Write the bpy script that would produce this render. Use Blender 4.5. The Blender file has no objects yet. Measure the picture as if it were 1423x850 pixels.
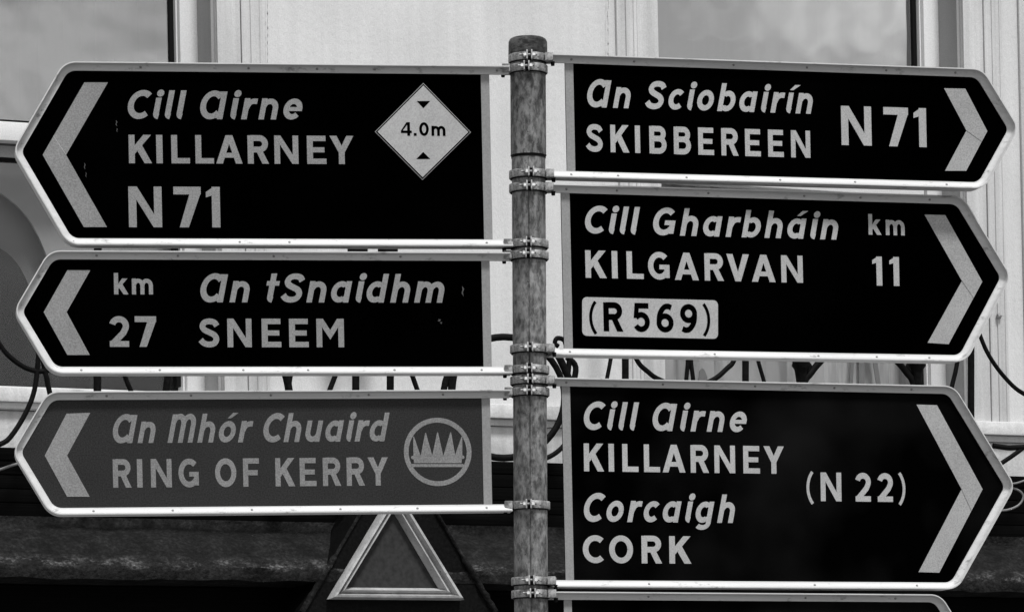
import bpy, bmesh, math, random
from mathutils import Vector, Matrix, noise
from mathutils.geometry import tessellate_polygon
random.seed(7)
C = bpy.context.scene.collection
S = bpy.context.scene
rad = math.radians

# ------------------------------------------------------------------ camera
CAM = Vector((0.0, -9.0, 1.7)); ROLL = rad(1.2); LENS = 142.3
SCL = 36.0 / 1423 / LENS          # metres per photo pixel at 1 m
CY = 1237.0                       # photo row of the horizon (vertical lens shift)
cd = bpy.data.cameras.new('camera'); cam = bpy.data.objects.new('camera', cd); C.objects.link(cam)
cd.lens = LENS; cd.sensor_width = 36; cd.shift_y = (CY - 425.0) / 1423; cd.clip_end = 2000; cd.clip_start = 0.1
cam.matrix_world = Matrix.Translation(CAM) @ Matrix.Rotation(ROLL, 4, 'Y') @ Matrix.Rotation(rad(90), 4, 'X')
S.camera = cam

def ray(px, py):
    x = (px - 711.5) * SCL; y = (CY - py) * SCL
    return Vector((x*math.cos(ROLL) + y*math.sin(ROLL), 1.0, -x*math.sin(ROLL) + y*math.cos(ROLL)))
def hit(px, py, P, N):
    d = ray(px, py); t = (P - CAM).dot(N) / d.dot(N)
    return CAM + d*t

# ------------------------------------------------------------------ light
SUN = Vector((0.24, -0.42, 0.90)).normalized()
w = bpy.data.worlds.new('World'); S.world = w; w.use_nodes = True
nt = w.node_tree; nt.nodes.clear()
sky = nt.nodes.new('ShaderNodeTexSky'); sky.sky_type = 'NISHITA'; sky.sun_disc = False
sky.sun_elevation = math.asin(SUN.z); sky.sun_rotation = math.atan2(SUN.x, SUN.y)
bw = nt.nodes.new('ShaderNodeRGBToBW')
tc = nt.nodes.new('ShaderNodeTexCoord'); mp = nt.nodes.new('ShaderNodeMapping'); mp.inputs['Scale'].default_value = (1, 1, 2.2); mp.inputs['Location'].default_value = (5, 8, 1)
nz = nt.nodes.new('ShaderNodeTexNoise'); nz.inputs['Scale'].default_value = 5.5; nz.inputs['Detail'].default_value = 4; nz.inputs['Roughness'].default_value = .5
cr = nt.nodes.new('ShaderNodeValToRGB'); cr.color_ramp.elements[0].position = .42; cr.color_ramp.elements[1].position = .64
cr.color_ramp.elements[0].color = (0, 0, 0, 1)
mx = nt.nodes.new('ShaderNodeMix'); mx.data_type = 'FLOAT'; mx.inputs['B'].default_value = 13.5
bg = nt.nodes.new('ShaderNodeBackground'); bg.inputs['Strength'].default_value = .1
wo = nt.nodes.new('ShaderNodeOutputWorld')
L = nt.links.new
L(sky.outputs[0], bw.inputs[0]); L(tc.outputs['Generated'], mp.inputs[0]); L(mp.outputs[0], nz.inputs['Vector'])
L(nz.outputs['Fac'], cr.inputs[0]); L(cr.outputs[0], mx.inputs['Factor']); L(bw.outputs[0], mx.inputs['A'])
L(mx.outputs['Result'], bg.inputs['Color']); L(bg.outputs[0], wo.inputs[0])
sl = bpy.data.lights.new('sun', 'SUN'); sl.energy = 3.7; sl.angle = rad(9); so = bpy.data.objects.new('sun', sl); C.objects.link(so)
so.rotation_euler = SUN.to_track_quat('Z', 'Y').to_euler()
S.view_settings.view_transform = 'Standard'; S.view_settings.look = 'None'; S.view_settings.exposure = 0.05; S.view_settings.gamma = 1

# ------------------------------------------------------------------ materials (the photograph is black and white: every colour is a grey)
def g(v): return (v, v, v, 1)
class MT:
    def __init__(s, name, rough=.6, metal=0, spec=.5):
        s.m = bpy.data.materials.new(name); s.m.use_nodes = True; s.t = s.m.node_tree
        s.b = s.t.nodes['Principled BSDF']; s.b.inputs['Roughness'].default_value = rough
        s.b.inputs['Metallic'].default_value = metal; s.b.inputs['Specular IOR Level'].default_value = spec
        s.co = s.t.nodes.new('ShaderNodeTexCoord').outputs['Object']
    def n(s, k, **kw):
        o = s.t.nodes.new(k)
        for a, b in kw.items(): o.inputs[a].default_value = b
        return o
    def l(s, a, b): s.t.links.new(a, b)
    def noise(s, scale, stretch=(1, 1, 1), detail=4, rough=.55, off=(0, 0, 0)):
        mp = s.n('ShaderNodeMapping', Scale=stretch, Location=off); s.l(s.co, mp.inputs[0])
        o = s.n('ShaderNodeTexNoise', Scale=scale, Detail=detail, Roughness=rough); s.l(mp.outputs[0], o.inputs['Vector'])
        return o.outputs['Fac']
    def ramp(s, f, p0, v0, p1, v1):
        r = s.n('ShaderNodeMapRange'); r.inputs[1].default_value = p0; r.inputs[2].default_value = p1
        r.inputs[3].default_value = v0; r.inputs[4].default_value = v1; s.l(f, r.inputs[0]); return r.outputs[0]
    def math(s, op, a, b):
        o = s.n('ShaderNodeMath'); o.operation = op
        for i, v in enumerate((a, b)):
            if isinstance(v, (int, float)): o.inputs[i].default_value = v
            else: s.l(v, o.inputs[i])
        return o.outputs[0]
    def color(s, v):
        if isinstance(v, (int, float)): s.b.inputs['Base Color'].default_value = g(v)
        else: s.l(v, s.b.inputs['Base Color'])
    def bump(s, f, dist, strength=1):
        o = s.n('ShaderNodeBump', Distance=dist, Strength=strength); s.l(f, o.inputs['Height']); s.l(o.outputs[0], s.b.inputs['Normal'])

def sheeting(name, v, var=.25, grain=330, rough=.5, spec=.1):
    m = MT(name, rough, 0, spec)
    a = m.ramp(m.noise(grain, detail=2), .3, 1-var, .7, 1+var)
    b = m.ramp(m.noise(7, detail=4), .3, .9, .7, 1.1)
    m.color(m.math('MULTIPLY', m.math('MULTIPLY', a, b), v)); return m.m
def black_sheet(name, v, stain):
    m = MT(name, .7, 0, .0)
    a = m.ramp(m.noise(480, detail=2), .35, .3, .7, 1.6)
    b = m.ramp(m.noise(2.6, detail=3), .45, .15, .75, stain)
    sc = m.ramp(m.noise(18, (1, 1, .25), 6, .7), .73, 0, .78, .05)
    m.color(m.math('ADD', m.math('MULTIPLY', m.math('MULTIPLY', a, b), v), sc)); return m.m
M = {}
M['black'] = black_sheet('black_retroreflective_sheeting', .0012, .6)
M['black_worn'] = black_sheet('worn_black_sheeting', .004, 2.0)
M['brown'] = sheeting('dark_tourist_sheeting', .024, .42, 330)
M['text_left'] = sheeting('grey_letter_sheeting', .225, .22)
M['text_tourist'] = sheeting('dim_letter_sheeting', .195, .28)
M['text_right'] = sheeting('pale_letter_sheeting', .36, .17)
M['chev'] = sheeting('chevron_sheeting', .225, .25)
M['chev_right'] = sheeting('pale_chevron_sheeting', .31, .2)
M['plate'] = sheeting('pale_plate_sheeting', .37, .14)
M['strip'] = sheeting('aluminium_end_strip', .24, .12, 300, .5, .3)
M['seam'] = sheeting('seam_sheeting', .19)
M['scuff'] = sheeting('scuffed_sheeting', .07)
M['ink'] = black_sheet('black_lettering_ink', .004, .4)

m = MT('aluminium_rim', .58, .08, .4)
a = m.ramp(m.noise(60, (.05, 1, 1), 4), .3, .85, .7, 1.05); d = m.ramp(m.noise(40, (.5, 1, 1), detail=7, rough=.75), .57, 1, .68, .45)
m.color(m.math('MULTIPLY', m.math('MULTIPLY', a, d), .54)); m.bump(m.noise(90, (.1, 1, 1)), .0006, .3); M['rim'] = m.m
m = MT('weathered_rivet', .6, .5); m.color(m.ramp(m.noise(300), .3, .12, .7, .3)); M['rivet'] = m.m
def galv(name, lo, hi, stretch=(1, 1, .45), sc=80, dark=.35):
    m = MT(name, .62, .25, .3)
    v = m.n('ShaderNodeTexVoronoi', Scale=70.0); m.l(m.co, v.inputs['Vector'])
    a = m.ramp(m.noise(sc, stretch, 8, .68), .40, lo, .60, hi)
    b = m.ramp(v.outputs['Color'], 0, .8, 1, 1.2)
    c = m.ramp(m.noise(11, (1, 1, .45), 5, .6, (3, 1, 2)), .38, dark, .56, 1)
    d = m.ramp(m.noise(120, (1, 1, 1), 3, .6, (5, 1, 2)), .66, 1, .74, .2)
    m.color(m.math('MULTIPLY', m.math('MULTIPLY', a, b), m.math('MULTIPLY', c, d))); m.bump(m.noise(120, stretch, 5), .002, .5); return m.m
M['pole'] = galv('galvanised_pole', .07, .26, dark=.7)
M['pole_dark'] = galv('stained_galvanised_sleeve', .03, .17, dark=.4)
M['cap'] = galv('sooty_cap_plastic', .012, .10, (1, 1, 2), 50)
M['clamp'] = galv('cast_clamp_metal', .13, .40, (1, 1, 1), 60, .75)
M['clamp_edge'] = galv('worn_flange_metal', .3, .5, (1, 1, 1), 90, .8)
m = MT('bright_bolt_steel', .22, .9); m.color(.9); M['bolt'] = m.m

def paint(name, base, streak, rough=.75, bump=.004):
    m = MT(name, rough, 0, .25)
    a = m.ramp(m.noise(26, (1, 1, .035), 5, .6), .35, 1-streak, .62, 1.0)
    b = m.ramp(m.noise(3.0, (1, 1, .5), 6), .3, .88, .7, 1.06)
    c = m.ramp(m.noise(30, (1.4, 1, .8), 8, .75, (2, 0, 1)), .70, 1, .76, .55)
    e = m.ramp(m.noise(230, detail=2), .3, .91, .7, 1.09)
    m.color(m.math('MULTIPLY', m.math('MULTIPLY', m.math('MULTIPLY', a, b), m.math('MULTIPLY', c, e)), base))
    m.bump(m.noise(70, (1, 1, .6), 8, .65), bump, .6); return m.m
M['wall'] = paint('painted_render', .60, .06)
M['arch'] = paint('flaking_architrave_paint', .59, .22, .75, .003)
M['course'] = paint('string_course_paint', .66, .15)
M['crack'] = paint('cracked_paint_edge', .22, .4)
M['plinth'] = paint('shaded_render', .56, .2)  # greyer tone stands in for the weaker light below the course
M['frame'] = paint('white_frame_paint', .66, .04, .4, .0004)
M['bar'] = paint('grey_sash_shade_paint', .30, .05, .5, .0004)  # grey of the sash rail, also the painted shading of the reveal
m = MT('iron_paint_black', .6, 0, .06); m.color(m.ramp(m.noise(90), .3, .001, .7, .006)); m.bump(m.noise(160), .001); M['iron'] = m.m
LIPZ = 2.774
m = MT('gasket_shade_black', .7, 0, .1); m.color(.004); M['gasket'] = m.m  # black of the gaskets and of the painted shade line at the clamps
m = MT('grey_cable', .5); m.color(.13); M['cable'] = m.m
m = MT('black_fascia_paint', .75, 0, .03)
a = m.ramp(m.noise(14, (.15, 1, 8), 6, .7), .62, .002, .78, .02); m.color(a); m.bump(m.noise(20, (.1, 1, 6), 5), .004, .5); M['fascia'] = m.m
m = MT('grimy_lead', .8, 0, .15)
a = m.ramp(m.noise(9, (1, 1, 1.4), 10, .78), .38, .001, .72, .020)
b = m.ramp(m.noise(34, (1, 1, 1.6), 8, .75, (4, 0, 0)), .70, 0, .76, .3)
c = m.ramp(m.noise(60, (1, 1, 1), 4, .6, (4, 7, 0)), .35, .5, .7, 1.3)
sp = m.n('ShaderNodeSeparateXYZ'); m.l(m.co, sp.inputs[0])
zr_ = m.math('MULTIPLY', m.ramp(sp.outputs['Z'], LIPZ-.012, 0, LIPZ+.004, 1), m.ramp(sp.outputs['Z'], LIPZ+.010, 1, LIPZ+.045, 0))
dd_ = m.math('MULTIPLY', m.ramp(m.noise(7, (1, 1, 2), 9, .85, (8, 1, 0)), .49, 0, .62, .16), m.ramp(m.noise(70, (1, 1, 1.5), 5, .7), .42, .1, .62, 1))
bl = m.ramp(m.noise(85, (1, 1, 1), 3, .6, (2, 7, 0)), .40, .45, .62, 1.5)
m.color(m.math('ADD', m.math('ADD', m.math('MULTIPLY', m.math('MULTIPLY', a, c), bl), b), m.math('MULTIPLY', dd_, zr_))); m.bump(m.noise(40, detail=8), .014, .9); M['lead'] = m.m
m = MT('worn_moulding_paint', .5, 0, .4)
a = m.ramp(m.noise(16, (1, 1, 1), 8, .7), .3, .22, .7, .44); b = m.ramp(m.noise(50, (1, 1, 1), 6, .7, (1, 1, 8)), .62, 1, .72, .25)
m.color(m.math('MULTIPLY', a, b)); m.bump(m.noise(60, detail=6), .002); M['mould'] = m.m
m = MT('charcoal_panel', .8, 0, .1); m.color(m.ramp(m.noise(60, detail=6), .3, .022, .7, .040)); M['panel'] = m.m
m = MT('asphalt', .9); m.color(m.ramp(m.noise(60, detail=6), .3, .035, .7, .065)); m.bump(m.noise(200), .004); M['asphalt'] = m.m
m = MT('paving', .85); m.color(m.ramp(m.noise(30, detail=6), .3, .20, .7, .3)); M['paving'] = m.m
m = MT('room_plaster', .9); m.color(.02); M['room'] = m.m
m = MT('lace_curtain', .9, 0, .1)
a = m.ramp(m.noise(2.2, (1, 1, .6), 3), .40, .42, .62, .62); b = m.ramp(m.noise(7, (2.2, 1, .25), 4, .6, (1, 4, 2)), .50, 1, .60, .74)
m.color(m.math('MULTIPLY', a, b)); M['lace'] = m.m
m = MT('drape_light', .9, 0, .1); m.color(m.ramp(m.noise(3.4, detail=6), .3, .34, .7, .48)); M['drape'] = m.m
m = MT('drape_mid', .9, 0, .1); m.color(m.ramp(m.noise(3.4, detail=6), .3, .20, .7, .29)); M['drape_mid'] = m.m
m = MT('drape_darkest', .9, 0, .1); m.color(m.ramp(m.noise(3.4, detail=6), .3, .045, .7, .075)); M['drape_dark'] = m.m  # darkest of the drape tones
# window glass: mostly see-through, partly mirror
def glass(name, fac, ro=.02):
    gm = bpy.data.materials.new(name); gm.use_nodes = True; t = gm.node_tree; t.nodes.clear()
    o = t.nodes.new('ShaderNodeOutputMaterial'); mix = t.nodes.new('ShaderNodeMixShader'); tr = t.nodes.new('ShaderNodeBsdfTransparent'); gl = t.nodes.new('ShaderNodeBsdfGlossy')
    gl.inputs['Roughness'].default_value = ro; tr.inputs[0].default_value = g(.85); mix.inputs[0].default_value = fac
    tc = t.nodes.new('ShaderNodeTexCoord'); nn = t.nodes.new('ShaderNodeTexNoise'); nn.inputs['Scale'].default_value = 2.5
    bp = t.nodes.new('ShaderNodeBump'); bp.inputs['Distance'].default_value = .003
    t.links.new(tc.outputs['Object'], nn.inputs['Vector']); t.links.new(nn.outputs['Fac'], bp.inputs['Height']); t.links.new(bp.outputs[0], gl.inputs['Normal'])
    t.links.new(tr.outputs[0], mix.inputs[1]); t.links.new(gl.outputs[0], mix.inputs[2]); t.links.new(mix.outputs[0], o.inputs[0]); return gm
M['glass_up'] = glass('window_glass', .30); M['glass_up_r'] = glass('bright_window_glass', .62); M['glass_low'] = glass('lower_window_glass', .03, .3)

# ------------------------------------------------------------------ object helpers
def mesh_of(bm, name, mat, smooth=None):
    bmesh.ops.recalc_face_normals(bm, faces=bm.faces) if smooth != 'keep' else None
    me = bpy.data.meshes.new(name); bm.to_mesh(me); bm.free(); me.materials.append(M[mat] if isinstance(mat, str) else mat)
    if isinstance(smooth, (int, float)) and not isinstance(smooth, bool):
        me.polygons.foreach_set('use_smooth', [True]*len(me.polygons)); me.set_sharp_from_angle(angle=rad(smooth))
    return me
def obj(name, bm, mat, parent=None, smooth=None):
    o = bpy.data.objects.new(name, mesh_of(bm, name, mat, smooth) if isinstance(bm, bmesh.types.BMesh) else bm); C.objects.link(o)
    if parent: o.parent = parent
    return o
def tag(o, label, cat, group=None):
    o['label'] = label; o['category'] = cat
    if group: o['group'] = group
    return o
def empty(name, mw):
    o = bpy.data.objects.new(name, None); C.objects.link(o); o.matrix_world = mw; o.empty_display_size = .05; return o
def box(bm, x0, x1, y0, y1, z0, z1, bev=0):
    vs = [bm.verts.new((x, y, z)) for x in (x0, x1) for y in (y0, y1) for z in (z0, z1)]
    fs = [bm.faces.new([vs[i] for i in f]) for f in ((0, 1, 3, 2), (4, 6, 7, 5), (0, 4, 5, 1), (2, 3, 7, 6), (0, 2, 6, 4), (1, 5, 7, 3))]
    if bev:
        bmesh.ops.bevel(bm, geom=list({e for f in fs for e in f.edges}), offset=bev, segments=2, affect='EDGES', profile=.6)
    return bm
def B(*a, **k): return box(bmesh.new(), *a, **k)
def tube(bm, pts, r, n=8, closed=False, flat=1.0):
    pts = [Vector(p) for p in pts]; N = len(pts); rings = []
    rr = r if isinstance(r, (list, tuple)) else [r]*N
    for i, p in enumerate(pts):
        a = pts[(i-1) % N] if (closed or i) else p; b = pts[(i+1) % N] if (closed or i < N-1) else p
        t = (b-a).normalized(); up = Vector((0, 1, 0)) if abs(t.y) < .9 else Vector((0, 0, 1))
        s = t.cross(up).normalized(); q = s.cross(t)
        rings.append([bm.verts.new(p + s*math.cos(2*math.pi*k/n)*rr[i] + q*math.sin(2*math.pi*k/n)*rr[i]*flat) for k in range(n)])
    for i in range(N if closed else N-1):
        A, D = rings[i], rings[(i+1) % N]
        for k in range(n): bm.faces.new((A[k], A[(k+1) % n], D[(k+1) % n], D[k]))
    if not closed: bm.faces.new(rings[0][::-1]); bm.faces.new(rings[-1])
    return bm
def lathe(bm, prof, n=32, arc=None, cx=0, cy=0):
    a0, a1 = arc if arc else (0, 2*math.pi); K = n if not arc else n+1; rings = []
    for k in range(K):
        a = a0 + (a1-a0)*k/n; rings.append([bm.verts.new((cx + r*math.cos(a), cy + r*math.sin(a), z)) for r, z in prof])
    for k in range(n):
        A, D = rings[k], rings[(k+1) % K]
        for i in range(len(prof)-1): bm.faces.new((A[i], A[i+1], D[i+1], D[i]))
    return bm
def prism(bm, pts, y0, y1):     # polygon in local x,z extruded between y0 and y1
    a = [bm.verts.new((p[0], y0, p[1])) for p in pts]; b = [bm.verts.new((p[0], y1, p[1])) for p in pts]
    bm.faces.new(a); bm.faces.new(b[::-1])
    for i in range(len(pts)): j = (i+1) % len(pts); bm.faces.new((a[i], b[i], b[j], a[j]))
    return bm

# ------------------------------------------------------------------ stroke alphabet (cap height 1)
def strip(path, w):
    """closed outline quads of a stroke of width w along path"""
    P = [Vector(p) for p in path]; Lf, Rt = [], []
    for i, p in enumerate(P):
        a = (P[i]-P[i-1]).normalized() if i else None; b = (P[i+1]-P[i]).normalized() if i < len(P)-1 else None
        if a is None: a = b
        if b is None: b = a
        t = (a+b).normalized(); n = Vector((-t.y, t.x)); k = 1/max(.5, n.dot(Vector((-a.y, a.x))))
        Lf.append(p+n*w/2*k); Rt.append(p-n*w/2*k)
    return [[tuple(Lf[i]), tuple(Rt[i]), tuple(Rt[i+1]), tuple(Lf[i+1])] for i in range(len(P)-1)]
def arc(cx, cy, rx, ry, a0, a1, n=16):
    return [(cx+rx*math.cos(rad(a0+(a1-a0)*i/n)), cy+ry*math.sin(rad(a0+(a1-a0)*i/n))) for i in range(n+1)]
def spline(pts, k=5):
    P = [Vector(p) for p in pts]; P = [P[0]*2-P[1]] + P + [P[-1]*2-P[-2]]; out = []
    for i in range(1, len(P)-2):
        for j in range(k):
            t = j/k; a, b, c, d = P[i-1], P[i], P[i+1], P[i+2]
            out.append(tuple(.5*((2*b)+(c-a)*t+(2*a-5*b+4*c-d)*t*t+(-a+3*b-3*c+d)*t**3)))
    out.append(tuple(P[-2])); return out
W = .205
def R_(x0, y0, x1, y1): return [[(x0, y0), (x1, y0), (x1, y1), (x0, y1)]]
def st(path, w=W): return [('g', strip(path, w))]
def q(*p): return [('g', [list(p)])]
def r_(x0, y0, x1, y1): return [('g', R_(x0, y0, x1, y1))]
def disc(cx, cy, r, n=16): return [('g', [arc(cx, cy, r, r, 0, 360-360/n, n-1)])]
h2 = W/2
def bowl(x, y0, y1, xr):        # right-hand bowl from stem x, between centreline heights
    ry = (y1-y0)/2; rx = min(ry, .24)
    return st([(x, y1), (xr-rx, y1)] + arc(xr-rx, (y0+y1)/2, rx, ry, 90, -90, 14)[1:-1] + [(xr-rx, y0), (x, y0)])
S_path = spline([(.66, .745), (.57, .865), (.40, .905), (.23, .865), (.155, .735), (.22, .61), (.39, .52), (.56, .43), (.635, .29), (.56, .14), (.38, .095), (.20, .14), (.085, .255)])
def arch(x0, x1, top, foot=0):
    rx = (x1-x0)/2; ry = .24
    return st([(x1, foot)] + arc((x0+x1)/2, top-h2-ry, rx, ry, 0, 165, 14), .19)
XH = .74
hook = lambda x, top: st([(x, top), (x, .20)] + arc(x+.10, .19, .10, .10, 180, 270, 6), .195)
abowl = lambda: st(arc(.32, XH/2, .225, XH/2-.095, 55, 305, 20), .19) + st([(.44, XH-.11), (.56, XH-.16)], .17) + st([(.44, .11), (.56, .17)], .17)
GL = {   # width, left bearing, right bearing, strokes
 'A': (.93, .02, .02, q((0, 0), (.235, 0), (.565, 1), (.345, 1)) + q((.93, 0), (.695, 0), (.365, 1), (.585, 1)) + r_(.2, .21, .73, .38)),
 'B': (.74, .14, .06, r_(0, 0, .21, 1) + bowl(.1, .545, 1-.095, .61) + bowl(.1, .095, .545, .64)),
 'C': (.76, .07, .03, st(arc(.46, .5, .355, .405, 48, 312, 26))),
 'E': (.68, .14, .07, r_(0, 0, .21, 1) + r_(.1, .81, .665, 1) + r_(.1, .41, .62, .59) + r_(.1, 0, .685, .19)),
 'F': (.66, .14, .04, r_(0, 0, .21, 1) + r_(.1, .81, .66, 1) + r_(.1, .40, .60, .585)),
 'G': (.84, .07, .10, st(arc(.44, .5, .335, .405, 45, 322, 26)) + r_(.44, .37, .83, .54) + r_(.635, .06, .83, .50)),
 'I': (.22, .14, .14, r_(0, 0, .22, 1)),
 'K': (.80, .14, .0, r_(0, 0, .21, 1) + q((.16, .27), (.16, .57), (.52, 1), (.79, 1)) + q((.31, .42), (.45, .66), (.81, 0), (.55, 0))),
 'L': (.65, .14, .03, r_(0, 0, .21, 1) + r_(.1, 0, .65, .19)),
 'M': (.97, .14, .14, r_(0, 0, .2, 1) + r_(.77, 0, .97, 1) + q((0, 1), (.235, 1), (.485, .60), (.485, .27)) + q((.97, 1), (.735, 1), (.485, .60), (.485, .27))),
 'N': (.85, .14, .14, r_(0, 0, .2, 1) + r_(.65, 0, .85, 1) + q((0, 1), (.22, 1), (.85, 0), (.63, 0))),
 'O': (.88, .07, .07, st(arc(.44, .5, .335, .405, 0, 361, 36))),
 'R': (.74, .14, .04, r_(0, 0, .21, 1) + bowl(.1, .50, .905, .62) + q((.30, .45), (.50, .50), (.75, 0), (.515, 0))),
 'S': (.76, .06, .05, st(S_path, .2)),
 'V': (.88, .01, .01, q((0, 1), (.24, 1), (.545, 0), (.33, 0)) + q((.88, 1), (.64, 1), (.335, 0), (.55, 0))),
 'Y': (.85, .03, .03, q((0, 1), (.25, 1), (.53, .44), (.325, .40)) + q((.85, 1), (.60, 1), (.32, .44), (.525, .40)) + r_(.32, 0, .53, .46)),
 '0': (.68, .08, .08, st(arc(.34, .5, .24, .405, 0, 361, 32), .19)),
 '1': (.36, .09, .12, r_(.15, 0, .36, 1) + q((0, .74), (0, .87), (.20, 1), (.20, .80))),
 '2': (.66, .09, .07, st(arc(.33, .68, .225, .225, 165, -18, 18) + [(.47, .46), (.16, .14)], .2) + r_(.02, 0, .65, .19) + q((.02, .0), (.02, .16), (.20, .30), (.34, .17))),
 '4': (.76, .06, .05, r_(.44, 0, .64, 1) + r_(.0, .20, .76, .38) + q((0, .22), (0, .38), (.40, 1), (.58, 1)) ),
 '5': (.68, .08, .08, r_(.09, .81, .62, 1) + q((.09, 1), (.26, 1), (.22, .48), (.04, .48)) + st([(.13, .50)] + arc(.33, .345, .235, .25, 125, -150, 22), .19)),
 '6': (.70, .08, .08, st(arc(.35, .33, .235, .235, 0, 361, 28), .19) + st(spline([(.60, .86), (.46, .905), (.30, .85), (.15, .62), (.115, .33)]), .19)),
 '7': (.70, .06, .04, r_(0, .81, .70, 1) + q((.42, .85), (.70, .85), (.38, 0), (.145, 0))),
 '9': (.70, .08, .08, st(arc(.35, .67, .235, .235, 0, 361, 28), .19) + st(spline([(.10, .14), (.24, .095), (.40, .15), (.55, .38), (.585, .67)]), .19)),
 '.': (.22, .08, .08, r_(0, 0, .2, .2)),
 '(': (.24, .02, .14, st(arc(.75, .46, .66, .78, 135, 225, 14), .115)),
 ')': (.24, .14, .02, st(arc(-.51, .46, .66, .78, 45, -45, 14), .115)),
 ' ': (.36, 0, 0, []), '~': (.10, 0, 0, []), '_': (.14, 0, 0, []),
 'k': (.66, .10, .0, r_(0, 0, .2, 1) + q((.16, .20), (.16, .44), (.38, .74), (.63, .74)) + q((.24, .30), (.38, .50), (.67, 0), (.44, 0))),
 'i': (.24, .10, .02, hook(.10, XH) + disc(.13, .90, .125)),
 'í': (.24, .10, .02, hook(.10, XH) + q((.02, .83), (.16, .83), (.42, 1.02), (.20, 1.02))),
 'l': (.24, .10, .02, hook(.10, 1.0)),
 'r': (.46, .10, .0, r_(0, 0, .195, XH) + st(spline([(.11, .38), (.18, .55), (.30, .63), (.46, .635)]), .19)),
 'n': (.62, .10, .09, r_(0, 0, .19, XH) + arch(.10, .525, XH)),
 'h': (.62, .10, .09, r_(0, 0, .19, 1) + arch(.10, .525, XH)),
 'm': (.98, .10, .09, r_(0, 0, .19, XH) + arch(.10, .49, XH) + arch(.49, .885, XH)),
 'u': (.62, .09, .10, r_(.43, 0, .62, XH) + st([(.095, XH)] + arc(.31, .095+.24, .215, .24, 180, 345, 14), .19)),
 'a': (.66, .06, .10, abowl() + r_(.47, 0, .66, XH)),
 'á': (.66, .06, .10, abowl() + r_(.47, 0, .66, XH) + q((.28, .83), (.42, .83), (.68, 1.02), (.46, 1.02))),
 'd': (.66, .06, .10, abowl() + r_(.47, 0, .66, 1)),
 'g': (.66, .06, .10, abowl() + r_(.47, -.05, .66, XH) + st([(.565, -.03)] + arc(.345, -.035, .22, .13, 0, -150, 12), .17)),
 'b': (.66, .10, .06, st(arc(.34, XH/2, .225, XH/2-.095, 125, -125, 20), .19) + r_(0, 0, .19, 1) + st([(.22, XH-.11), (.10, XH-.16)], .17) + st([(.22, .11), (.10, .17)], .17)),
 'o': (.66, .06, .06, st(arc(.33, XH/2, .235, XH/2-.095, 0, 361, 30), .19)),
 'ó': (.66, .06, .06, st(arc(.33, XH/2, .235, XH/2-.095, 0, 361, 30), .19) + q((.24, .83), (.38, .83), (.64, 1.02), (.42, 1.02))),
 'c': (.60, .06, .03, st(arc(.33, XH/2, .235, XH/2-.095, 45, 315, 22), .19)),
 'e': (.66, .06, .04, st(arc(.33, XH/2, .235, XH/2-.095, 5, 318, 24), .19) + r_(.15, .30, .655, .44)),
 't': (.44, .04, .03, hook(.20, 1.0) + r_(.0, .58, .44, XH)),
 'α': (.86, .06, .10, st(arc(.42, .5, .32, .405, 40, 322, 26), .2) + r_(.665, 0, .86, .97) + st([(.60, .88), (.80, .88)], .18) + st([(.60, .12), (.78, .14)], .17)),
 'µ': (.98, .09, .09, r_(0, 0, .19, .98) + st([(.50, 0)] + arc(.30, .64, .20, .265, 0, 165, 14), .19) + st([(.89, 0)] + arc(.695, .64, .195, .265, 0, 165, 14), .19) + r_(.0, .80, .22, .98)),
}
def text_layout(txt, kern):
    out, x, prev = [], 0, None
    for ch in txt:
        wd, lb, rb, s = GL[ch]
        if prev is not None: x += lb + kern
        out.append((x, s)); x += wd + rb; last = x - rb; prev = ch
    return out, last
def lettering(txt, u0, u1, v0, v1, h, it, n0, xs):
    """mesh of one line of print in sign coordinates (x,z), n0 proud of the face"""
    sk = .21 if it else 0
    lay, wn = text_layout(txt, 0); extra = sk*(.95 if txt[-1] in 'dh' else .55) if it else 0
    start = -(.04 if it else 0)
    need = (u1-u0)/h - extra; k = (need/xs - wn)/(len(txt)-1)
    lay, wn = text_layout(txt, k); out = []
    for x, s in lay:
        bm = bmesh.new()
        for gi, (_, polys) in enumerate(s):
            d = -(n0 + gi*.00008)
            cache = {}
            for poly in polys:
                vs = []
                for (a, b) in poly:
                    X = (a+x)*xs + b*sk; uu = u0 + X*h; vv = v0 + (v1-v0)*(uu-u0)/max(1e-6, (u1-u0)) + b*h
                    key = (round(uu, 6), round(vv, 6))
                    if key not in cache: cache[key] = bm.verts.new((uu, d, vv))
                    if cache[key] not in vs: vs.append(cache[key])
                try: bm.faces.new(vs)
                except ValueError: pass
        for f in bm.faces:
            f.normal_update()
            if f.normal.y > 0: f.normal_flip()
        out.append(bm)
    return out

# ------------------------------------------------------------------ pole
PT = hit(733.5, 60, Vector((0, 0, 0)), Vector((0, -1, 0))); PB = hit(738, 840, Vector((0, 0, 0)), Vector((0, -1, 0)))
pdir = (PT-PB).normalized(); foot = PB - pdir*(PB.z/pdir.z)
PM = Matrix.Translation(foot) @ Vector((0, 0, 1)).rotation_difference(pdir).to_matrix().to_4x4()
PMI = PM.inverted()
def pz(py): return (PMI @ hit(733.5 + (py-60)*4.5/780, py, Vector((0, -.03, 0)), Vector((0, -1, 0)))).z
R0, R1 = .0375, .0395
pole = tag(empty('sign_pole', PM), 'mottled galvanised steel pole with a rounded cap, carrying all the direction signs', 'pole')
zj, zc, ztop = pz(213), pz(73), pz(49)
obj('tube', lathe(bmesh.new(), [(R0, 0), (R0, zj+.02)], 48), 'pole', pole, 40)
bm = bmesh.new(); n = 64; prof = []
lathe(bm, [(R0-.001, zj-.001), (R1+.0008, zj), (R1, zj+.003), (R1, zc)], 48)
obj('upper_sleeve', bm, 'pole_dark', pole, 40)
obj('sleeve_gap', lathe(bmesh.new(), [(R0+.001, zj-.006), (R0+.0014, zj-.0005)], 48), 'gasket', pole, 40)
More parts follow.
